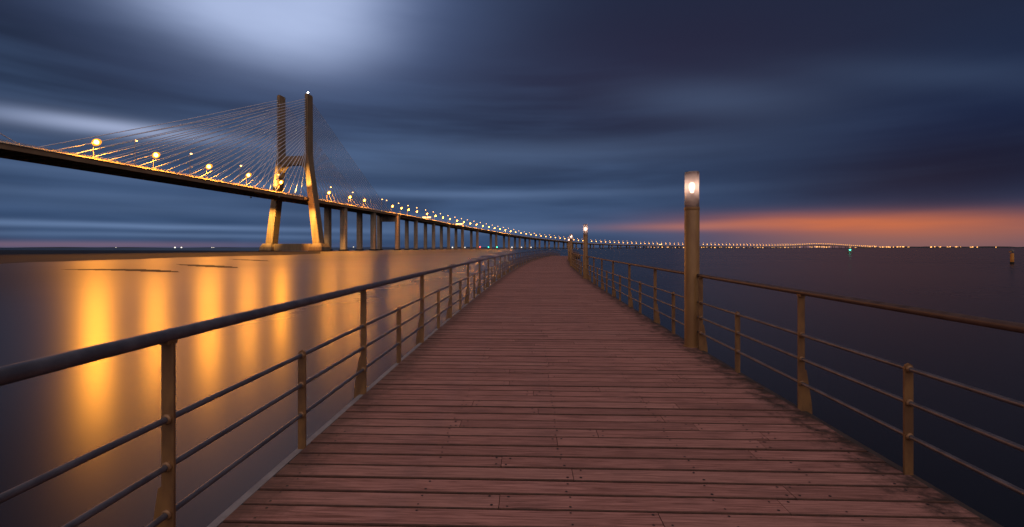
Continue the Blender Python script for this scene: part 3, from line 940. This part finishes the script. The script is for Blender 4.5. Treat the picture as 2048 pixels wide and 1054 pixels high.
for u in (-1.93, -1.05, -.18, .7, 1.4, 1.93): walk_sweep('joist', 'joist', [(u - .05, -.034), (u + .05, -.034), (u + .05, -.25), (u - .05, -.25)])
for sg in (1, -1):
    a, b_ = (W2 + .022, W2 + .075) if sg > 0 else (-W2 - .075, -W2 - .022)
    walk_sweep('edge_beam', 'fascia' if sg < 0 else 'joist', [(a, -.020), (b_, -.020), (b_, -.34), (a, -.34)])
walk_sweep('sub_deck', 'joist', [(-2.0, -.26), (2.0, -.26), (2.0, -.38), (-2.0, -.38)])
z = 0.5
while z < 100:
    for u in (-1.5, 1.5):
        q = bw(z, u, -.38); mb = MB(); mb.lathe([(.2, -q.z - 2.0), (.2, 0)], 12, q); o = mb.build('pile', 'pile', walk, True)
        o.matrix_parent_inverse = Matrix.Translation(walk.location).inverted()
    z += 5.1


# ------------------------------------------------------------------ railings
RU = W2 + 0.03
H_TOP, H_MID = 1.085, (0.69, 0.465, 0.24)


def post_mesh(main):
    """a flat upright across the walk: x outward, z up; a main post flares out at the foot"""
    t = .0065
    if main: ol = [(-.030, -.33), (.098, -.33), (.098, -.02), (.092, .06), (.046, .36), (.030, .37), (.030, 1.055), (-.030, 1.055)]
    else: ol = [(-.029, -.33), (.029, -.33), (.029, .69), (.022, .716), (0, .728), (-.022, .716), (-.029, .69)]
    mb = MB(); n = len(ol); vs = [(x, -t, z_) for x, z_ in ol] + [(x, t, z_) for x, z_ in ol]
    mb.add(vs, [tuple(range(n)), tuple(range(2 * n - 1, n - 1, -1))] + [(i, n + i, n + (i + 1) % n, (i + 1) % n) for i in range(n)])
    return mb.mesh('post' if main else 'short_post', 'post')


PM, SM = post_mesh(True), post_mesh(False)
cm = MB(); cm.tube([(0, -.022, 0), (0, -.016, 0), (0, .016, 0), (0, .022, 0)], [.019, .0245, .0245, .019], 10); CM = cm.mesh('rail_collar', 'collar', True)
sm_ = MB(); sm_.box((0, 0, 1.056), (.022, .03, .012)); SD = sm_.mesh('saddle', 'post')


def railing(sg, first_main, rail_m, label):
    root = tag(empty('railing', bw(0, sg * RU, 0)), label, 'railing', 'railings of the boardwalk')
    inv = Matrix.Translation(root.location).inverted()
    def tube(name, h, r_, n, z1, rail_m):
        mb = MB(); pts = []; z = -1.4
        while z < z1: pts.append(bw(z, sg * RU, h)); z += .55 if z < 25 else 1.5
        mb.tube(pts, r_, n); o = mb.build(name, rail_m, root, True); o.matrix_parent_inverse = inv
    tube('top_rail', H_TOP, .031 if sg < 0 else .026, 14, 103, rail_m)
    for h in H_MID: tube('middle_rail', h, .0150, 10, 103, 'rail')
    SP = 2.55 if sg < 0 else 2.5; k_ = 0; z = first_main
    while z < 102:
        for main, zz in ((True, z), (False, z + SP / 2 + (.05 if sg > 0 else 0))):
            if zz > 102: continue
            p, d, n = path(zz); o = link('post' if main else 'short_post', PM if main else SM, root); o.matrix_parent_inverse = inv
            o.location = bw(zz, sg * RU, 0)
            xdir = n * sg; o.rotation_euler = (0, 0, math.atan2(xdir.y, xdir.x))
            if zz < 24:
                for h in H_MID:
                    c = link('rail_collar', CM, o); c.location = (0, 0, h)
                if main: link('saddle', SD, o)
        z += SP


railing(-1, 2.09 - 2.55, 'rail', 'dark tube railing on the left edge of the boardwalk, over the golden reflections')
railing(1, 4.32 - 2.5 * 2, 'rail_brown', 'brown tube railing on the right edge of the boardwalk, beside the lamp columns')


# ------------------------------------------------------------------ lamp columns on the boardwalk
def walk_lamp(z, label, near):
    q = bw(z, W2 - .03, 0); o = empty('lamp_column', q, random.uniform(0, 6))
    n = 28 if near else 14
    c = MB(); c.lathe([(.125, -.33), (.125, .012), (.1085, .016), (.1085, 2.085), (.104, 2.095)], n); c.build('column', 'lamp_post', o, True)
    c = MB(); c.lathe([(.1105, 2.07), (.1125, 2.075), (.1125, 2.112), (.1105, 2.118)], n); c.build('collar', 'lamp_post', o, True)
    g = MB(); vs, fs = [], []
    prof = [(.1050, 2.118), (.1050, 2.640), (.1035, 2.650), (.06, 2.653), (.0005, 2.653)]
    for r_, zz in prof: vs += [(r_ * math.cos(2 * math.pi * j / n), r_ * math.sin(2 * math.pi * j / n), zz) for j in range(n)]
    for i in range(len(prof) - 1): fs += [(i * n + j, i * n + (j + 1) % n, (i + 1) * n + (j + 1) % n, (i + 1) * n + j) for j in range(n)]
    g.add(vs, fs); g.build('glass_sleeve', 'glass', o, True)
    c = MB(); c.lathe([(.080, 2.118), (.080, 2.235), (.074, 2.245)], n); c.build('ballast_cover', 'porcelain', o, True)
    c = MB(); c.lathe([(.010, 2.245), (.010, 2.27), (.022, 2.275), (.022, 2.335)], 12); c.build('socket', 'dark', o, True)
    c = MB(); c.lathe([(.018, 2.335), (.026, 2.37), (.038, 2.405), (.041, 2.44), (.034, 2.472), (.018, 2.49), (.004, 2.494)], 14); c.build('bulb', 'bulb', o, True)
    if near:
        for a in (2.2, 3.6):
            t = MB(); t.tube([(.088 * math.cos(a), .088 * math.sin(a), 2.12), (.088 * math.cos(a), .088 * math.sin(a), 2.615)], .004, 6); t.build('support_rod', 'steel', o, True)
        t = MB(); t.tube([(.088 * math.cos(a * .2618), .088 * math.sin(a * .2618), 2.59) for a in range(25)], .003, 5); t.build('top_ring', 'dark', o, True)
    tag(o, label, 'lamp column', 'lamp columns along the boardwalk')


for z, lb, nr in ((7.02, 'tall lamp column closest to the camera on the right boardwalk edge', True), (22.4, 'second lamp column with lit glass top down the boardwalk', True),
                  (37.7, 'third lamp column down the boardwalk, partly in line with the railing', False), (53.0, 'fourth lamp column, far down the curving boardwalk', False)):
    walk_lamp(z, lb, nr)
